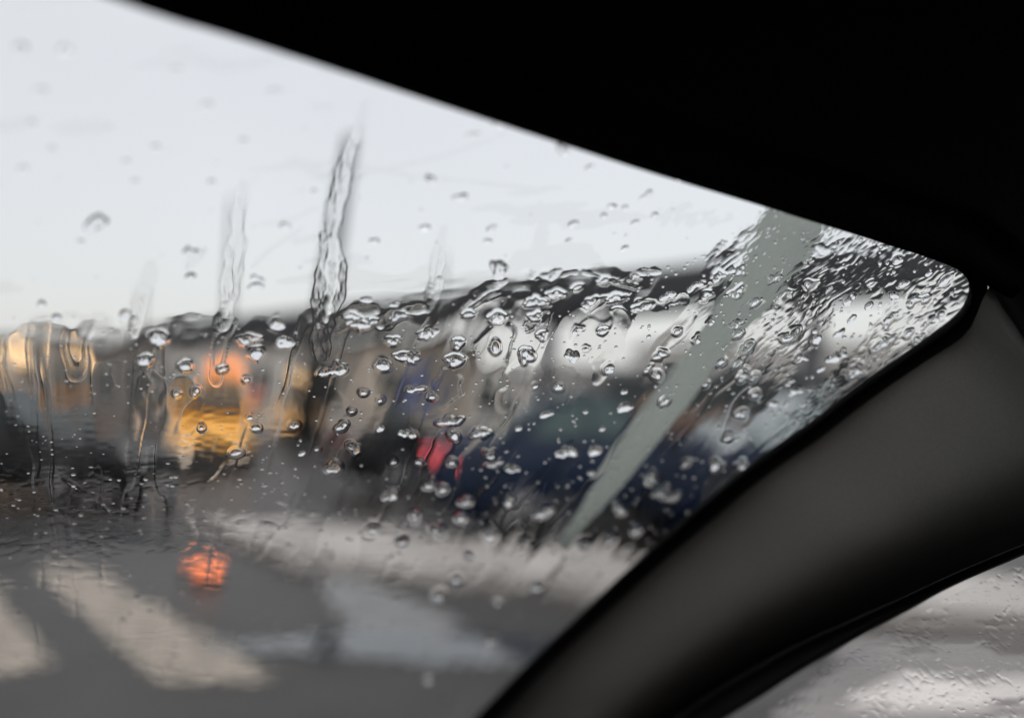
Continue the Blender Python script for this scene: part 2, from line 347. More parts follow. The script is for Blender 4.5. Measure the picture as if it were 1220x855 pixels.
c = P(268, 441, 25); MB().box(-.42, .42, -.1, 0, c.z - .14, c.z + .16, .05).build('sign_panel', M_ORG, t); MB().cyl((0, .05, 0), (0, .05, c.z), .06).build('pole', M_STEEL, t)
t = thing('blue_sign', GD(500, 26), 0, 'blue-violet square board on two legs left of the navy car', 'sign')
c = P(500, 458, 26); MB().box(-.5, .5, -.08, 0, c.z - .6, c.z + .4, .03).build('sign_panel', M_BLUE, t)
for x in (-.4, .4): MB().cyl((x, .05, 0), (x, .05, c.z), .05).build('leg', M_STEEL, t)
t = thing('teal_sign', GD(708, 12.5), 0, 'small teal lit board left of the wiper above the navy car', 'sign')
c = P(708, 548, 12.5); MB().box(-.15, .15, -.05, 0, .8, 1.2, .02).build('sign_panel', M_TEAL, t); MB().cyl((0, .03, 0), (0, .03, .75), .04).build('pole', M_STEEL, t)
c = G(245, 690); t = thing('road_reflection_glow', (c.x, c.y, 0), 0, 'round orange glow low on the wet road, added in place of an orange reflection', 'reflection')  # glowing dome added to stand for an orange reflection on the wet road
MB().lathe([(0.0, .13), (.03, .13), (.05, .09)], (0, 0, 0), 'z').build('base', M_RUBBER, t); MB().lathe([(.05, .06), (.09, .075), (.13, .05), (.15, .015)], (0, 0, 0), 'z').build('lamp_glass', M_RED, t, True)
# ================================================================ OUR CAR, SEEN FROM INSIDE
CAR = thing('own_car', (0, 0, 0), 0, 'black car interior framing the rainy windscreen corner, dark roof lining and grey pillar', 'car interior')
def dens(pts, n):
    pts = np.array(pts, float); s_ = np.r_[0, np.cumsum(np.hypot(*np.diff(pts, axis=0).T))]; u = np.linspace(0, s_[-1], n)
    # Catmull-Rom through the points, resampled evenly
    res = []
    for t_ in u:
        i = min(max(np.searchsorted(s_, t_) - 1, 0), len(pts) - 2); f = (t_ - s_[i]) / max(s_[i + 1] - s_[i], 1e-6)
        p0, p1, p2, p3 = pts[max(i - 1, 0)], pts[i], pts[i + 1], pts[min(i + 2, len(pts) - 1)]
        res.append(.5 * (2 * p1 + (p2 - p0) * f + (2 * p0 - 5 * p1 + 4 * p2 - p3) * f * f + (3 * p1 - p0 - 3 * p2 + p3) * f ** 3))
    return np.array(res)
E_TOP = [(-900, -360), (-300, -160), (150, 2), (262, 37), (393, 79), (520, 121), (640, 160), (770, 202), (900, 241), (958, 259), (1024, 279), (1070, 294), (1100, 303), (1130, 314)]
E_ARC = [(1130, 314), (1143, 321), (1153, 332), (1158, 347), (1155, 364), (1147, 378), (1133, 391)]
E_SIDE = [(1133, 391), (1089, 422), (1024, 466), (965, 511), (900, 556), (830, 613), (752, 681), (690, 738), (636, 788), (570, 855), (490, 938)]
EDGE = np.vstack([dens(E_TOP, 60)[:-1], dens(E_ARC, 16)[:-1], dens(E_SIDE, 50)])
def offs(c, o):
    t_ = np.gradient(c, axis=0); n = np.stack([t_[:, 1], -t_[:, 0]], 1); n /= np.linalg.norm(n, axis=1)[:, None]
    return c + n * o
# glass pane (5 mm), a little larger than its opening
out = offs(EDGE, 12); poly = [tuple(p) for p in out[::3]] + [tuple(out[-1]), (-900, 938)]
inner = [P(x, y, gdepth(x, y)) for x, y in poly]; k = len(inner)
obj('windscreen', inner + [p + GN * .004 for p in inner], [tuple(range(k)), tuple(range(2 * k - 1, k - 1, -1))] + [(i, i + k, (i + 1) % k + k, (i + 1) % k) for i in range(k)], M_CLEAR, CAR)
# black rubber and printed band round the opening
def strip(name, rows, m, smooth=True, parent=CAR):
    mb = MB(); mb.loft(rows, cap=False, closed=False); return mb.build(name, m, parent, smooth)
def grow(o, depthmul, lift=0.0):
    return [P(x, y, gdepth(x, y) * depthmul) + GN * lift for x, y in offs(EDGE, o)]
strip('windscreen_seal', [grow(3, 1, .006), grow(0, 1, .0035), grow(-.5, 1, -.001), grow(6, .997), grow(19, .990), grow(24, 1.0, .006)], M_FRIT)
# headliner over the screen, folding back over the eye
HC = dens(E_TOP[:-1] + [(1125, 309), (1150, 316), (1186, 352), (1240, 376), (1320, 392), (1500, 400)], 90)
def hrow(o, mul, dx=.36, dy=-.93): return [P(x + dx * o, y + dy * o, min(gdepth(x, y), .56) * mul if x > 1100 else gdepth(x, y) * mul) for x, y in HC]
rows = [hrow(2, 1.01), hrow(2, .99), hrow(6, .975), hrow(30, .965), hrow(52, .955), hrow(60, .945), hrow(66, .925), hrow(76, .92), hrow(150, .88), hrow(280, .80), hrow(420, .70)]
rows.append([W(-.9 + 1.7 * i / 89, -.02, .17) for i in range(90)])
strip('headliner', rows, M_LINER)
# pillar trim between windscreen and side window
PA = dens([(1420, 215), (1330, 245), (1240, 285), (1180, 340), (1152, 396), (1100, 432), (1034, 478), (974, 524), (909, 569), (839, 627), (762, 693), (648, 798), (582, 868), (500, 948)], 70)
PB = dens([(1560, 515), (1500, 540), (1420, 570), (1360, 592), (1290, 620), (1220, 648), (1150, 677), (1082, 708), (1015, 738), (951, 767), (885, 803), (820, 845), (760, 890), (690, 945)], 70)
prow = []
for u in np.linspace(0, 1, 26):
    row = []
    for (a, b) in zip(PA, PB):
        q = a * (1 - u) + b * u; d = (min(gdepth(*a), 1.2) * .985 if a[0] < 1180 else .985 * .535) * (1 - u) + sdepth(*b, .445) * u
        row.append(P(q[0], q[1], d * (1 - .05 * math.sin(math.pi * u ** 1.5))))
    prow.append(row)
strip('pillar_trim', prow, M_PILLAR)
pts = [P(x, y, gdepth(x, y) * .93) for x, y in ((735, 752), (740, 762), (742, 776))]
MB().tube(pts, [.0006, .0012, .0005], 6).build('trim_scratch', M_RUBBER, CAR)
PBE = dens([(1560, 520), (1500, 545), (1420, 578), (1360, 602), (1290, 631), (1220, 661), (1135, 698), (1082, 727), (1030, 755), (951, 801), (908, 829), (866, 855), (800, 900), (740, 945)], 70)
def brow(t_, c, o=0): return [P(*(PB[i] * (1 - t_) + PBE[i] * t_ + np.array([-.5, -.86]) * o), sdepth(*(PB[i] * (1 - t_) + PBE[i] * t_), c)) for i in range(70)]
strip('window_seal', [brow(-.05, .452), brow(-.05, .438), brow(.05, .434), brow(.2, .441), brow(.7, .439), brow(.95, .442), brow(1, .450), brow(1, .462)], M_RUBBER)
# side window pane
sp = [tuple(p) for p in offs(PBE, 8)[::4]] + [(740, 1060), (1750, 1060), (1750, 440)]
inner = [P(x, y, sdepth(x, y)) for x, y in sp]; k = len(inner)
obj('side_window', inner + [p + SN * .004 for p in inner], [tuple(range(k)), tuple(range(2 * k - 1, k - 1, -1))] + [(i, i + k, (i + 1) % k + k, (i + 1) % k) for i in range(k)], M_CLEAR, CAR)
# cabin shell behind the eye
def cab(name, faces, m=M_LINER):
    mb = MB()
    for f in faces: mb.add([p if isinstance(p, Vector) else W(*p) for p in f], [tuple(range(len(f)))])
    return mb.build(name, m, CAR)
gl = lambda x, y: P(x, y, gdepth(x, y))
sl = lambda x, y: P(x, y, sdepth(x, y))
cab('roof_lining', [[(-.95, 0, .17), (1.0, 0, .17), (1.0, -1.7, .19), (-.95, -1.7, .19)]])
cab('left_side', [[gl(-900, -355), gl(-900, 938), (-.95, -1.7, -1.0), (-.95, -1.7, .19), (-.9, -.02, .17)]])
cab('rear_panel', [[(-.95, -1.7, .19), (1.05, -1.7, .19), (1.05, -1.7, -1.0), (-.95, -1.7, -1.0)]])
cab('dashboard', [[gl(-900, 938), gl(500, 938), (0.2, .70, -.55), (-.75, .30, -.50)], [(-.75, .30, -.50), (.2, .70, -.55), (.3, .65, -1.0), (-.8, .2, -1.0)]])
cab('door_panel', [[sl(740, 1055), sl(1750, 1055), (.8, -.6, -.25), (1.05, -1.7, -.2), (1.05, -1.7, -1.0), (.2, .65, -1.0)], [gl(500, 938), sl(740, 1000), (.2, .65, -1.0), (.1, .72, -.6)], [(.62, -.15, .17), (.62, -.15, -.25), (1.05, -1.7, -.3), (1.05, -1.7, .19)]])
cab('floor_mat', [[(-.95, -1.7, -1.0), (1.05, -1.7, -1.0), (.3, .65, -1.0), (-.8, .2, -1.0)]])

# wiper, part way through its sweep, standing a little off the glass
wip = bpy.data.objects.new('wiper', None); COL.objects.link(wip); wip.parent = CAR; tag(wip, 'grey-green wiper blade broadening towards its top, lying across the right of the windscreen')
WPTS = [(676, 664, 13), (700, 634, 20), (730, 594, 27), (768, 545, 34), (806, 495, 42), (842, 446, 50), (876, 400, 58), (908, 356, 68), (934, 316, 80), (958, 276, 92), (980, 236, 104)]
rings = []
for (x, y, wd) in WPTS:
    zo = .08 + .0002 * (664 - y); c = P(x, y, gdepth(x, y) + zo); dn = (P(x + 28, y - 36, gdepth(x + 28, y - 36)) - P(x, y, gdepth(x, y))).normalized(); sd_ = GN.cross(dn).normalized()
    hw = wd * (gdepth(x, y) + zo) / F / 2 * 1.0
    rings.append([c + sd_ * hw * math.cos(a) + GN * (.006 * math.sin(a) + .012) for a in [2 * math.pi * i / 20 for i in range(20)]])
MB().loft(rings).build('blade_shell', M_WIPER, wip, True)
c0, c1 = [sum(r, Vector()) / 20 for r in (rings[0], rings[-1])]
c2 = c0.lerp(c1, .45); MB().tube([c0 + (c0 - C0).normalized() * .016, c2 + (c2 - C0).normalized() * .016], .003, 8).build('arm', M_WIPER, wip)

# ================================================================ RAIN
def arrP(px, py, d, extra=None):
    x = (px - 610) / F * d; u = (427.5 - py) / F * d
    v = np.stack([x, np.cos(PITCH) * d - np.sin(PITCH) * u, CAM_Z + np.sin(PITCH) * d + np.cos(PITCH) * u], -1)
    return v
GNv, SNv = np.array(GN), np.array(SN)
TAB = np.random.RandomState(11).rand(256, 256)
def vn(x, y, sx=0, sy=0):                         # smooth value noise, -1..1
    x = x + 37.3 + sx; y = y + 91.7 + sy; xi = np.floor(x).astype(int); yi = np.floor(y).astype(int); fx = x - xi; fy = y - yi
    fx = fx ** 3 * (fx * (6 * fx - 15) + 10); fy = fy ** 3 * (fy * (6 * fy - 15) + 10)
    a = TAB[xi % 256, yi % 256]; b = TAB[(xi + 1) % 256, yi % 256]; c = TAB[xi % 256, (yi + 1) % 256]; d = TAB[(xi + 1) % 256, (yi + 1) % 256]
    return ((a * (1 - fx) + b * fx) * (1 - fy) + (c * (1 - fx) + d * fx) * fy) * 2 - 1
def sst(x, a, b): t_ = np.clip((x - a) / (b - a), 0, 1); return t_ * t_ * (3 - 2 * t_)
# ---- individual drops: x, y, width, height (photo pixels), lobes
DR = """640 371 26 9 4|664 362 20 8 3|705 372 24 10 4|735 366 20 9 3|770 375 26 9 4|800 362 26 9 4|832 352 26 9 4|860 340 22 9 3|845 362 18 7 3|690 352 14 6 2|722 345 16 6 2|760 340 14 6 2|420 388 24 9 3|478 388 22 9 3|446 394 16 7 2|95 300 9 5 1|160 228 9 5 1|60 190 10 5 1|210 95 12 6 1|130 165 9 4 1|112 277 36 28 2|22 70 18 11 1|36 160 10 6 1|150 205 9 5 1|290 180 10 6 1|375 240 9 5 1|75 72 16 10 1|46 121 16 7 1|246 138 17 7 1|328 122 19 8 1|185 188 12 6 1|25 214 13 7 1|252 229 10 6 1|340 281 15 8 1|228 314 23 15 3|227 342 14 10 1|308 344 22 9 3|306 353 22 9 1|48 374 10 8 1|148 386 17 13 1|66 390 15 9 1|188 414 22 19 1|172 441 17 12 1|221 447 15 10 1|331 398 21 14 1|340 419 24 15 1|297 415 36 9 4|306 432 20 14 1|233 478 13 11 2|306 518 13 9 2|298 508 8 5 1|281 549 16 7 1|294 463 7 5 1|397 452 40 16 5|447 298 19 10 2|508 282 18 9 2|551 247 24 8 3|565 174 22 9 2|597 160 18 8 1|515 224 14 11 2|588 283 16 9 2|584 299 14 8 2|675 190 20 14 3|706 211 13 6 1|733 257 15 7 2|748 258 9 5 1|723 268 9 6 1|816 224 16 8 2|773 243 24 6 2|784 267 11 6 1|760 276 13 5 1|686 278 14 7 1|680 298 13 6 2|748 306 12 5 1|438 368 15 7 1|472 373 16 7 2|597 330 26 22 4|660 338 34 13 4|430 397 34 12 3|394 88 10 8 1|487 436 42 13 6|457 445 19 14 1|470 417 22 8 3|542 439 27 13 2|513 406 36 14 6|548 421 16 10 2|595 390 19 12 1|594 424 11 19 3|497 475 30 10 4|434 478 8 6 1|454 487 6 5 1|537 511 44 11 6|542 528 14 12 2|487 527 27 11 4|408 517 18 10 2|454 521 14 11 2|423 544 19 13 3|351 517 12 8 1|360 549 12 8 2|398 568 26 14 3|466 599 28 17 3|513 585 16 12 2|529 592 12 8 1|575 526 32 9 3|586 550 16 11 3|592 562 28 9 4|613 567 24 11 3|516 483 8 5 1|595 385 6 5 1|495 624 12 13 2|522 639 22 14 3|551 626 13 8 1|556 604 17 12 2|610 603 14 19 3|584 642 20 16 4|630 435 21 17 3|684 435 22 18 4|729 449 16 11 1|668 471 12 7 1|655 505 22 9 2|788 433 24 9 4|775 449 18 9 2|785 456 13 12 2|749 497 27 12 3|747 476 11 6 1|676 548 34 17 5|711 546 19 13 1|706 572 14 8 2|650 621 34 10 4|776 578 22 12 4|790 592 22 12 4|802 600 24 9 4|740 614 13 14 2|729 651 15 11 3|699 657 14 7 2|795 488 17 9 2|887 502 20 10 3|889 456 20 14 4|855 563 13 11 1|887 563 18 10 2|843 467 9 5 1|642 705 20 13 1|524 716 15 11 1|545 698 12 8 1|595 726 14 9 2|586 770 13 9 1|511 816 16 12 1|927 340 28 8 3|939 361 28 8 3|883 358 24 12 3|903 369 16 7 1|970 348 20 8 2|1016 366 24 12 3|1040 374 13 8 1|1070 363 16 11 2|1083 348 18 9 2|1075 320 13 9 1|1112 335 16 7 2|1132 345 34 8 3|978 414 16 10 1|1004 405 24 8 2|947 409 32 14 5|958 437 19 12 3|1001 433 40 13 6|983 450 18 8 2|1063 392 24 10 3|1122 387 28 9 3|1057 417 40 9 5|1024 450 24 16 5|945 465 18 8 3|1010 411 6 5 1|893 424 24 10 4|884 440 30 9 3|975 404 9 6 1|852 395 14 8 2|862 440 12 7 1|834 415 15 9 2|810 405 9 5 1|721 405 10 5 1|776 411 6 5 1|700 425 12 6 2|640 388 16 8 3|560 385 12 6 1|690 402 18 10 4|648 410 14 9 3|902 478 12 8 2|925 490 14 8 2|960 490 12 7 2|870 530 12 7 2|820 560 12 7 2|760 640 10 6 1|625 655 12 7 2|560 670 10 6 1|480 655 12 8 2|445 640 10 7 1|240 520 6 5 1|210 480 7 5 1|420 500 6 4 1|378 545 6 4 1|265 452 14 8 2|500 560 8 5 1|470 560 7 5 1|640 470 8 5 1|700 500 8 5 1|720 520 9 6 1|620 520 10 6 1|540 560 9 6 1"""
DROPS = [tuple(float(v) for v in q.split()) for q in DR.split('|')]
DROPS = [(x, y, a * .92, b * .92, n) if y > 380 else (x, y, a, b, n) for x, y, a, b, n in DROPS]
rr = np.random.RandomState(5)
def near_any(x, y, k_=1.0): return any(abs(x - d[0]) < (d[2] / 2 + 7) * k_ and abs(y - d[1]) < (d[3] / 2 + 6) * k_ for d in DROPS)
from mathutils.geometry import intersect_point_line
POLY = np.vstack([EDGE, [(-40, 938), (-40, -60)]])
def inside(x, y, poly=POLY):
    x = np.asarray(x, float); y = np.asarray(y, float); r = np.zeros(x.shape, bool); j = len(poly) - 1
    for i in range(len(poly)):
        xi, yi = poly[i]; xj, yj = poly[j]
        if yi != yj: r ^= ((yi > y) != (yj > y)) & (x < (xj - xi) * (y - yi) / (yj - yi) + xi)
        j = i
    return r
tries = 0
while len(DROPS) < 222 and tries < 6000:            # the crowd of slanted drops in the corner
    tries += 1; x = rr.uniform(880, 1150); y = rr.uniform(285, 520)
    if y < 300 + (1150 - x) * .0 or y < 250 + (x - 880) * .26 + 18: continue
    if not inside(x, y) or near_any(x, y, .75): continue
    wd = rr.uniform(7, 24); DROPS.append((x, y, wd, wd * rr.uniform(.35, .6), int(1 + wd // 7)))

def flow(x, y): return math.atan2(x - 100, 1400 - y)      # lean of the running water from the vertical
def blobs(x, y, w_, h_, n, r_):
    n = int(n) + (int(r_.uniform(0, 2.99)) if n > 1 and w_ > 13 else 0); tilt = -.10 - .75 * sst(np.array(x), 420, 1000) * (.7 if h_ < w_ else 0)
    tilt = float(tilt) + r_.uniform(-.08, .08); B = []
    if n == 1: return tilt, [(0, 0, w_ / 2, h_ / 2)]
    for i in range(n):
        t_ = (i + .5) / n * 2 - 1; e = 1 - .25 * abs(t_)
        a = max(w_ / n * .95, h_ * .36) * e * r_.uniform(.6, 1.35); b_ = h_ * .5 * e * r_.uniform(.45, 1.05)
        if w_ >= h_: B.append((t_ * (w_ / 2 - a * .75), r_.uniform(-.28, .28) * h_, a * .8, b_))
        else: B.append((r_.uniform(-.25, .25) * w_, t_ * (h_ / 2 - b_ * .7), w_ / 2 * e * r_.uniform(.6, 1), max(b_ * .7, h_ / n * .6)))
    return tilt, B
def ffield(B, u, v):
    f = np.zeros_like(u)
    for (cx, cy_, a, b_) in B:
        q = 1 - ((u - cx) / a) ** 2 - ((v - cy_) / b_) ** 2
        f = np.maximum(f, np.maximum(q, 0) ** .62 * min(a, b_ * 1.3))
    return f                                     # pixels of height
LM = [(28, 420, 'the brightest gold lantern glow'), (97, 428, 'the second gold lantern glow'), (268, 441, 'the lit orange sign'), (300, 470, 'the dull red signal'), (250, 512, 'the lit yellow van'), (357, 515, 'the ochre car'), (70, 520, 'the black saloon'), (355, 448, 'the pale gold lantern'), (400, 330, 'the thick dark mast'), (425, 180, 'the tip of the thick dark mast'), (275, 300, 'the pale left lamp post'), (520, 330, 'the short lamp post'), (500, 455, 'the blue board'), (530, 560, 'the red tail lamp glow'), (610, 590, 'the navy car body'), (700, 548, 'the teal sign glow'), (760, 560, 'the lower wiper'), (840, 450, 'the middle of the wiper'), (930, 320, 'the top of the wiper'), (820, 590, 'the silver car'), (1000, 470, 'the pillar edge'), (1140, 350, 'the rounded windscreen corner'), (640, 180, 'the black headliner edge'), (820, 240, 'the slope of the roof edge'), (700, 380, 'the bridge deck'), (560, 400, 'the left half of the bridge'), (1020, 320, 'the bridge end'), (560, 660, 'the pale pavement strip'), (640, 745, 'the dull road beyond the pavement'), (245, 680, 'the low orange reflection glow'), (60, 90, 'the open sky at top left'), (110, 280, 'the middle of the left sky'), (760, 280, 'the bright sky under the roof edge'), (620, 300, 'the central sky'), (465, 550, 'the low black car'), (900, 520, 'the dark coach end'), (190, 400, 'the skyline over the dark shop')]
used = {}
entries = []
for i, (x, y, w_, h_, n) in enumerate(DROPS):
    ds = sorted(((math.hypot(x - a, y - b), t_, a, b) for a, b, t_ in LM)); dd, t_, a, b = ds[0]
    ang = math.degrees(math.atan2(-(y - b), x - a)) % 360
    dirn = ['right of', 'upper right of', 'above', 'upper left of', 'left of', 'lower left of', 'below', 'lower right of'][int(((ang + 22.5) % 360) // 45)]
    if dd < 7: dirn = 'on'
    size = 'large' if w_ >= 26 else 'medium' if w_ >= 15 else 'small'
    shape = ('round' if abs(w_ - h_) < .25 * w_ else 'flat oval') if n == 1 else 'two-lobed' if n == 2 else 'three-lobed' if n == 3 else 'knobbly chain-like'
    entries.append([dd, i, size, shape, dirn, t_])
keyed = {}
for e in entries: keyed.setdefault((e[2], e[3], e[4], e[5]), []).append(e)
LABEL = {}
for kx, es in keyed.items():
    es.sort()
    for j, e in enumerate(es):
        rank = '' if len(es) == 1 else ['nearest ', 'second nearest ', 'third nearest ', 'fourth nearest ', 'fifth nearest ', 'sixth nearest ', 'seventh nearest '][min(j, 6)]
        LABEL[e[1]] = f'{rank}{kx[0]} {kx[1]} raindrop {kx[2]} {kx[3]}'
OFF = .0052                                      # the outer face of the pane
footprints = []
for i, (x, y, w_, h_, n) in enumerate(DROPS):
    r_ = random.Random(1000 + i); tilt, B = blobs(x, y, w_, h_, n, r_)
    ct, st = math.cos(tilt), math.sin(tilt); SEG = 44 if w_ > 14 else 28; RING = [0, .25, .45, .62, .75, .85, .92, .97, 1.0]
    th = np.linspace(0, 2 * math.pi, SEG, endpoint=False); cu = np.mean([b_[0] for b_ in B]); cv = B[len(B) // 2][1] if n > 1 else 0
    cu = B[len(B) // 2][0] if n > 1 else 0
    rs = np.linspace(0, max(w_, h_), 90)[:, None]
    fv = ffield(B, cu + rs * np.cos(th), cv + rs * np.sin(th)); last = (fv > 0).cumsum(0).argmax(0); RB = rs[last, 0] + .15
    RB = (RB * 2 + np.roll(RB, 1) + np.roll(RB, -1)) / 4
    RB *= 1 + .08 * np.sin(2 * th + i * 1.7) + .07 * np.sin(3 * th + i) + .04 * np.sin(5 * th + 2 * i)
    tt = np.array(RING)[:, None]; uu = cu + RB * tt * np.cos(th); vv = cv + RB * tt * np.sin(th); hh = ffield(B, uu, vv)
    lim = min(w_, h_) * .5 * (1 - tt ** 2) ** .6 * np.ones_like(hh); hh = np.where(tt >= 1, 0, np.minimum(np.maximum(hh, lim * .35), lim * 1.15)); 
    px = x + uu * ct - vv * st; py = y + uu * st + vv * ct; gd = gdepth(px, py)
    base = arrP(px, py, gd) + GNv * OFF; hh = hh * (1 + .30 * vn(px / 3.2, py / 3.0, i) * (w_ > 10) * (1 - tt ** 4)); kk = (1.0 if y < np.interp(x, [0, 400, 640, 800, 900], [380, 370, 335, 310, 250]) else r_.uniform(.5, .95)) * gdepth(x, y) / F
    top = base + GNv * (hh * kk)[..., None]
    v = [tuple(p) for p in top[0, :1]] + [tuple(p) for p in top[1:].reshape(-1, 3)]
    m_ = len(RING) - 1; f = [(0, 1 + j, 1 + (j + 1) % SEG) for j in range(SEG)]
    for q in range(m_ - 1):
        for j in range(SEG):
            a, b2 = 1 + q * SEG + j, 1 + q * SEG + (j + 1) % SEG
            f.append((a, a + SEG, b2 + SEG, b2))
    nb = len(v); v += [tuple(p) for p in base[-1]]; v.append(tuple(base[0, 0]))
    f += [(nb + SEG, nb + (j + 1) % SEG, nb + j) for j in range(SEG)]
    o = obj('raindrop', v, f, M_WATER)
    # py grows downward, so flip the winding if needed (normals must point away from the water)
    o.data.polygons.foreach_set('use_smooth', [k_ < len(f) - SEG for k_ in range(len(f))])
    tag(o, LABEL[i], 'raindrop', 'raindrops on the outside of the windscreen')
    if o.data.polygons[0].normal.dot(GN) < 0: o.data.flip_normals()
    footprints.append((x, y, w_, h_, tilt, B, cu, cv, RB, ct, st))

# ---- running water film: height field on the outer face
STEP = 1.1
gx = np.arange(-140, 1175, STEP); gy = np.arange(-20, 880, STEP)
X, Y = np.meshgrid(gx, gy)
ANG = np.arctan2(X - 100, 1400 - Y); RAD = np.hypot(X - 100, 1400 - Y); A_ = ANG * 950
wob = vn(X / 60, Y / 60, 5) * 4 + vn(X / 23, Y / 23, 9) * 1.5
yl = np.interp(gx, [-30, 0, 400, 640, 800, 870, 930, 1000, 1180], [398, 396, 386, 352, 330, 300, 250, 240, 240])[None, :]
wet = sst(Y - yl + vn(X / 18, Y / 18, 3) * 10, -14, 22)
right = sst(X, 380, 700); corner = sst(X - (Y - 400) * .6, 820, 960); road = sst(Y, 590, 650) * (1 - sst(X, 280, 420)); low = sst(Y - (X - 300) * .08, 655, 720)
H = np.zeros_like(X)
H += wet * (1 - .55 * road) * (1 - .6 * low) * (.21 + .10 * right) * vn((A_ + wob) / 30, RAD / 170, 1)
H += wet * (1 - .5 * road) * (1 - .7 * low) * (.010 + .022 * right) * vn((A_ + wob) / 8.5, RAD / 55, 2, 7)
H += wet * right * .008 * vn((A_ + wob) / 4.5, RAD / 14, 3, 4)
stp = vn((A_ + wob * 1.3) / 24, RAD / 120, 20, 3)                        # water trails with a crisp flank
H += wet * .05 * (sst(stp, .05, .13) - sst(stp, .45, .6)) * (1 - .6 * low)
# wind ripples: slanted ridges in the corner, flat ones on the road, faint ones in the sky
ca, sa = math.cos(R(38)), math.sin(R(38)); U1 = X * ca - Y * sa; V1 = X * sa + Y * ca
H += corner * .06 * np.abs(vn(U1 / 17, (V1 + wob) / 6.5, 31)) - corner * .03
H += corner * .05 * vn(U1 / 8, (V1 + wob) / 2.6, 33)
rd = sst(Y, 540, 610) * (1 - sst(X, 200, 330)) * (1 - .8 * sst(Y, 640, 700))
H += rd * .04 * np.maximum(vn((X - Y * .1) / 9, (Y + X * .1 + wob) / 3.4, 41), -.1)
H += wet * (1 - right) * .012 * vn(X / 14, (Y + wob) / 4.5, 45) * sst(Y, 470, 500)
H += sst(Y, 625, 660) * (1 - .6 * sst(Y, 690, 760)) * .007 * vn(X / 12, (Y + wob) / 6, 51)
H *= 1 - .45 * sst(Y, 670, 760)
H += low * .02 * vn(X / 40, Y / 30, 52)
sk = (1 - wet)
H += sk * (-.035 + .06 * vn(X / 140, (Y + wob * 3) / 26, 61) + .02 * vn(X / 60, (Y + X * .1) / 7, 63))
H += wet * (.10 + .06 * vn(X / 45, Y / 45, 71))
def rivulet(pts, wpx, h, sharp=1.0, seed=0):
    pts = np.array(pts, float); x0, y0 = pts.min(0) - wpx - 6; x1, y1 = pts.max(0) + wpx + 6
    ix = (gx >= x0) & (gx <= x1); iy = (gy >= y0) & (gy <= y1)
    if not ix.any() or not iy.any(): return
    sl_ = np.ix_(iy, ix); XX = X[sl_] + wob[sl_] * .5 + vn(Y[sl_] / 16, X[sl_] / 40, seed) * wpx * .22; YY = Y[sl_]; best = np.full(XX.shape, 9e9); 
    tot = len(pts) - 1; par = np.zeros(XX.shape)
    for i in range(tot):
        a, b = pts[i], pts[i + 1]; d = b - a; t_ = np.clip(((XX - a[0]) * d[0] + (YY - a[1]) * d[1]) / (d @ d), 0, 1)
        q = np.hypot(XX - a[0] - t_ * d[0], YY - a[1] - t_ * d[1]); m_ = q < best; best = np.where(m_, q, best); par = np.where(m_, (i + t_) / tot, par)
    ww = wpx * (.55 + .45 * np.sin(np.pi * np.clip(par * .9 + .08, 0, 1))) * (1 + .25 * vn(par * 6, par * 0, seed + 3))
    prof = np.clip(1 - (best / ww) ** 2, 0, 1) ** sharp
    if pts[:, 1].mean() > 430: prof = prof * (1 - .9 * sst(par, .45, 1)) * sst(par, -.1, .25)
    elif wpx < 10 and pts[0, 0] > 400 and h > .15: prof = prof * sst(vn(X[sl_] / 13, (Y[sl_] + X[sl_] * .3) / 5, seed + 8), -.75, .0)
    rag = 1 + (.45 if pts[:, 1].mean() < 380 else .25) * vn(X[sl_] / 8, Y[sl_] / 12, seed) + (.15 if pts[:, 1].mean() < 380 else 0) * vn(X[sl_] / 3, Y[sl_] / 5, seed + 2)
    H[sl_] = np.where(prof > 0, np.maximum(H[sl_], H[sl_] * .4) * (1 - .6 * sst(prof, 0, .55)) + h * prof * rag, H[sl_])
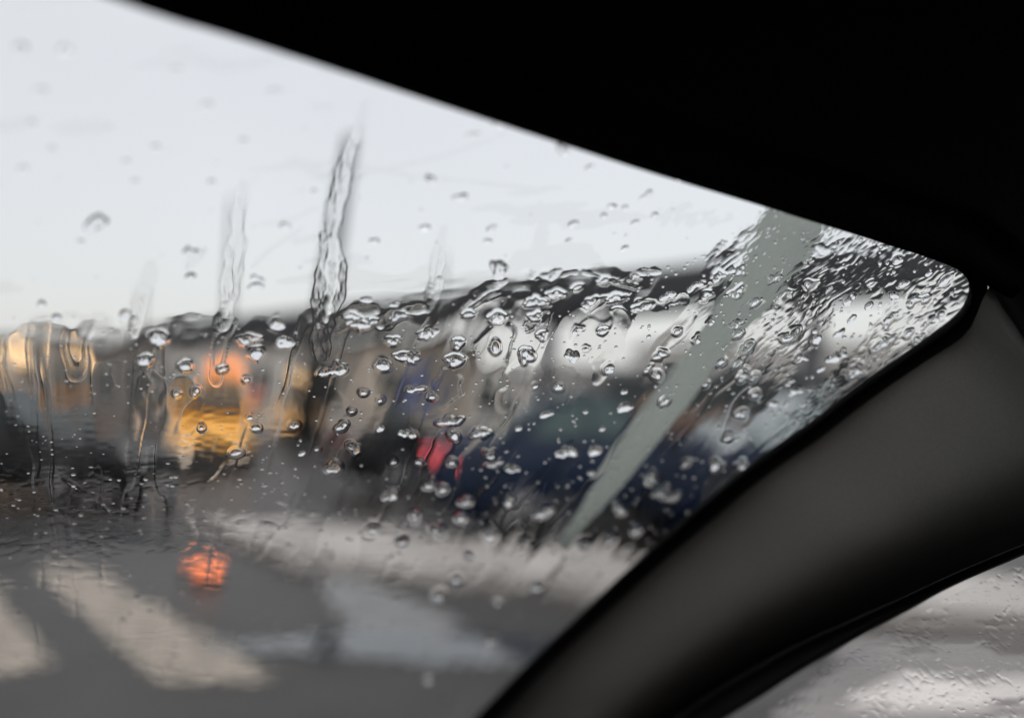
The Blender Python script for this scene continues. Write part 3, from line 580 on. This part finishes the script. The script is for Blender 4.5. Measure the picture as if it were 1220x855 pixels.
RV = [([(430, 160), (414, 222), (404, 262)], 4, .5), ([(412, 235), (398, 300)], 4, .6), ([(398, 300), (396, 350), (386, 400)], 5, .6), ([(286, 250), (281, 330)], 3, .4), ([(520, 300), (514, 350)], 3, .4), ([(437, 134), (425, 175), (412, 215)], 9, .16), ([(428, 165), (408, 220), (400, 265), (396, 300)], 13, .30), ([(418, 200), (404, 240)], 5, .3), ([(392, 300), (398, 330), (388, 380), (384, 430)], 16, .34),
      ([(292, 232), (284, 270), (282, 300)], 11, .2), ([(283, 300), (275, 345), (266, 400)], 13, .26), ([(528, 285), (523, 320), (515, 345)], 9, .22), ([(520, 345), (512, 380)], 9, .2),
      ([(650, 275), (645, 305), (638, 340)], 11, .18), ([(178, 330), (172, 360), (160, 408)], 10, .2), ([(243, 310), (222, 330)], 8, .2),
      ([(660, 378), (640, 392), (630, 402)], 8, .4), ([(708, 381), (722, 368), (748, 364)], 5, .22), ([(762, 371), (785, 374), (815, 366), (800, 371)], 7, .28), ([(850, 350), (880, 330), (895, 318)], 5, .45),
      ([(600, 345), (575, 365), (560, 380)], 11, .25), ([(405, 402), (425, 385), (450, 380)], 9, .3), ([(455, 398), (480, 384), (505, 380)], 8, .35), ([(560, 380), (590, 362), (600, 360)], 5, .18), ([(640, 345), (690, 335), (670, 340)], 4, .15), ([(700, 335), (760, 352), (740, 346)], 4, .15), ([(740, 345), (770, 335), (790, 334)], 4, .18),
      ([(430, 220), (480, 210), (540, 195), (600, 172), (640, 160)], 3, .05), ([(300, 215), (400, 205), (500, 222), (640, 236)], 4, .04), ([(650, 235), (672, 236)], 2, .06), ([(360, 285), (320, 310), (300, 330)], 3, .06), ([(400, 290), (350, 300)], 6, .12), ([(380, 260), (350, 272), (300, 282)], 3, .05),
      ([(166, 444), (152, 470), (143, 500)], 13, .3), ([(182, 448), (180, 480), (176, 520)], 10, .22), ([(222, 455), (214, 490), (200, 530)], 12, .25), ([(240, 480), (225, 510), (208, 540)], 7, .25), 
      ([(394, 466), (385, 500), (365, 560)], 14, .3), ([(352, 470), (338, 520)], 10, .22), ([(288, 560), (265, 610), (240, 650)], 13, .32), ([(450, 528), (425, 560), (395, 600), (370, 640)], 12, .3), ([(480, 535), (455, 575), (430, 620)], 13, .26),
      ([(75, 580), (95, 592), (116, 603)], 4, .35), ([(120, 610), (140, 628)], 3, .3), ([(365, 650), (350, 690), (340, 720)], 7, .3), ([(395, 660), (370, 700), (358, 725)], 7, .3), ([(330, 640), (310, 668), (290, 690)], 6, .25), ([(205, 630), (225, 650), (232, 665)], 8, .3), 
      ([(540, 520), (525, 550), (510, 590)], 8, .25), ([(600, 520), (570, 570), (545, 610)], 11, .25), ([(640, 440), (620, 480), (600, 520)], 12, .28), ([(690, 445), (670, 480), (640, 520)], 12, .25), ([(742, 385), (735, 420), (715, 460)], 13, .3), ([(610, 395), (590, 430), (570, 480)], 11, .28), ([(545, 450), (530, 480), (515, 500)], 9, .25), ([(830, 385), (815, 405), (790, 430)], 9, .28),
      ([(1132, 395), (1060, 443), (1000, 484), (960, 512)], 6, .4), ([(955, 512), (930, 530), (905, 548)], 3, .35), ([(1148, 330), (1120, 352), (1100, 366)], 7, .4), ([(900, 345), (880, 372), (860, 400)], 8, .3)]
for i, (p, w_, h) in enumerate(RV):
    my = sum(q[1] for q in p) / len(p)
    if w_ >= 7 and my > 430 and p[0][0] < 900: rivulet(p, w_ * 2.0, h * .2, 1.0, i * 3.1)
    else: rivulet(p, w_ * (.8 if my < 345 and p[0][0] < 700 else 1.15), h * (.34 if my < 345 and p[0][0] < 700 else .5), 1.0, i * 3.1)
for (x, y, w_, h_, tilt, B, cu, cv, RB, ct, st) in footprints:   # no film under a drop
    rmax = max(w_, h_) * .5 * 1.9 + 4; ix = (gx > x - rmax) & (gx < x + rmax); iy = (gy > y - rmax) & (gy < y + rmax); sl_ = np.ix_(iy, ix)
    u0 = (X[sl_] - x) * ct + (Y[sl_] - y) * st - cu; v0 = -(X[sl_] - x) * st + (Y[sl_] - y) * ct - cv
    ths = np.arctan2(v0, u0) % (2 * math.pi); rb = np.interp(ths, np.linspace(0, 2 * math.pi, len(RB) + 1), np.r_[RB, RB[0]])
    H[sl_] = H[sl_] * sst(np.hypot(u0, v0), rb + 1.2, rb + 4.5) - .001 * (np.hypot(u0, v0) < rb + 1.2)

def film(name, X, Y, H, mask, dep, nv, off, label):
    Hc = np.maximum(H, 0); keep = mask[:-1, :-1] & mask[1:, :-1] & mask[:-1, 1:] & mask[1:, 1:]
    keep &= (Hc[:-1, :-1] + Hc[1:, :-1] + Hc[:-1, 1:] + Hc[1:, 1:]) > 1e-4
    ny, nx = X.shape; base = arrP(X, Y, dep) + nv * off; top = base + nv * (Hc * .001)[..., None]
    idx = np.arange(ny * nx).reshape(ny, nx); q = np.stack([idx[:-1, :-1], idx[1:, :-1], idx[1:, 1:], idx[:-1, 1:]], -1)[keep]
    use = np.unique(q); mp = np.full(ny * nx, -1); mp[use] = np.arange(len(use)); q = mp[q]
    vt = top.reshape(-1, 3)[use]; vb = base.reshape(-1, 3)[use] - nv * .00002
    v = np.vstack([vt, vb]); fq = np.vstack([q, q[:, ::-1] + len(use)])
    me = bpy.data.meshes.new(name); me.vertices.add(len(v)); me.vertices.foreach_set('co', v.ravel())
    me.loops.add(fq.size); me.loops.foreach_set('vertex_index', fq.ravel().astype(np.int32)); me.polygons.add(len(fq))
    me.polygons.foreach_set('loop_start', np.arange(0, fq.size, 4, dtype=np.int32)); me.polygons.foreach_set('loop_total', np.full(len(fq), 4, np.int32))
    me.polygons.foreach_set('use_smooth', [True] * len(fq)); me.update(calc_edges=True); me.materials.append(M_WATER)
    if me.polygons[0].normal.dot(Vector(nv)) < 0: me.flip_normals()
    o = bpy.data.objects.new(name, me); COL.objects.link(o); tag(o, label, kind='stuff'); print(name, len(v), len(fq)); return o
dep = gdepth(X, Y)
film('rain_film', X, Y, H, inside(X, Y, np.vstack([offs(EDGE, 5), [(-160, 938), (-160, -80)]])), dep, GNv, OFF, 'thin rippled sheet of rainwater running down the windscreen')
# film on the side window
gx2 = np.arange(850, 1240, 1.3); gy2 = np.arange(630, 880, 1.3); X2, Y2 = np.meshgrid(gx2, gy2)
U2 = X2 * .75 + Y2 * .66; V2 = -X2 * .66 + Y2 * .75
H2 = .10 * vn(X2 / 55, Y2 / 30, 81) + .035 * vn(X2 / 30, Y2 / 10, 82) + .03 * np.maximum(vn(U2 / 9, V2 / 4.5, 83), 0) * (vn(X2 / 30, Y2 / 30, 84) > -.2) + .06
H2 += .10 * np.maximum(vn(U2 / 5, V2 / 3.2, 86) - .45, 0)
film('side_rain_film', X2, Y2, H2, inside(X2, Y2, np.vstack([offs(PBE, 6), [(740, 1000), (1600, 1000)]])), sdepth(X2, Y2), SNv, OFF, 'thin rainwater sheet with fine beads on the side window')
# ---- the finest beads, beyond counting
sv, sf = [], []
r2 = np.random.RandomState(3); cnt = 0
while cnt < 1100:
    x = r2.uniform(-10, 1150); y = r2.uniform(20, 800)
    wl = np.interp(x, [0, 400, 640, 800, 870, 930, 1180], [396, 386, 352, 330, 300, 250, 240])
    dn_ = .015 if y < wl - 5 else (.25 + .2 * (x > 560) + .2 * (x > 850))
    if y > 660 + .05 * x: dn_ = .08
    if x < 330 and y > 560: dn_ = .3 if y < 650 else .06
    if r2.rand() > dn_ or not inside(np.array(x), np.array(y)) or near_any(x, y, .8): 
        if r2.rand() > .0: continue
    cnt += 1; a = r2.uniform(.9, 2.4) * (1.25 if x > 850 else 1); asp = r2.uniform(.5, .9) if x > 330 else r2.uniform(.3, .6); tl = -.65 * float(sst(np.array(x), 420, 1000))
    if x < 330 and y > 560: a *= 1.5
    n0 = len(sv); sg = 14; gd0 = gdepth(x, y) * .42 / F
    for (rr_, hf) in ((0, 1), (.4, .9), (.7, .66), (.9, .36), (1, 0)):
        for j in range(sg if rr_ else 1):
            t_ = 2 * math.pi * j / sg; u = a * rr_ * math.cos(t_); v = a * asp * rr_ * math.sin(t_); px = x + u * math.cos(tl) - v * math.sin(tl); py = y + u * math.sin(tl) + v * math.cos(tl)
            sv.append(tuple(P(px, py, gdepth(px, py)) + GN * (OFF + .0003 + a * asp * hf * gd0)))
    sf += [(n0, n0 + 1 + (j + 1) % sg, n0 + 1 + j) for j in range(sg)]
    for k_ in range(3):
        for j in range(sg):
            p = n0 + 1 + k_ * sg + j; q = n0 + 1 + k_ * sg + (j + 1) % sg; sf.append((p, q, q + sg, p + sg))
    sf.append(tuple(n0 + 1 + 3 * sg + j for j in range(sg)))
o = obj('fine_raindrops', sv, sf, M_WATER, None, False); o.data.polygons.foreach_set('use_smooth', [len(p.vertices) < 10 for p in o.data.polygons])
if o.data.polygons[0].normal.dot(GN) < 0: o.data.flip_normals()
tag(o, 'scatter of pinhead rain beads over the wet windscreen', kind='stuff')
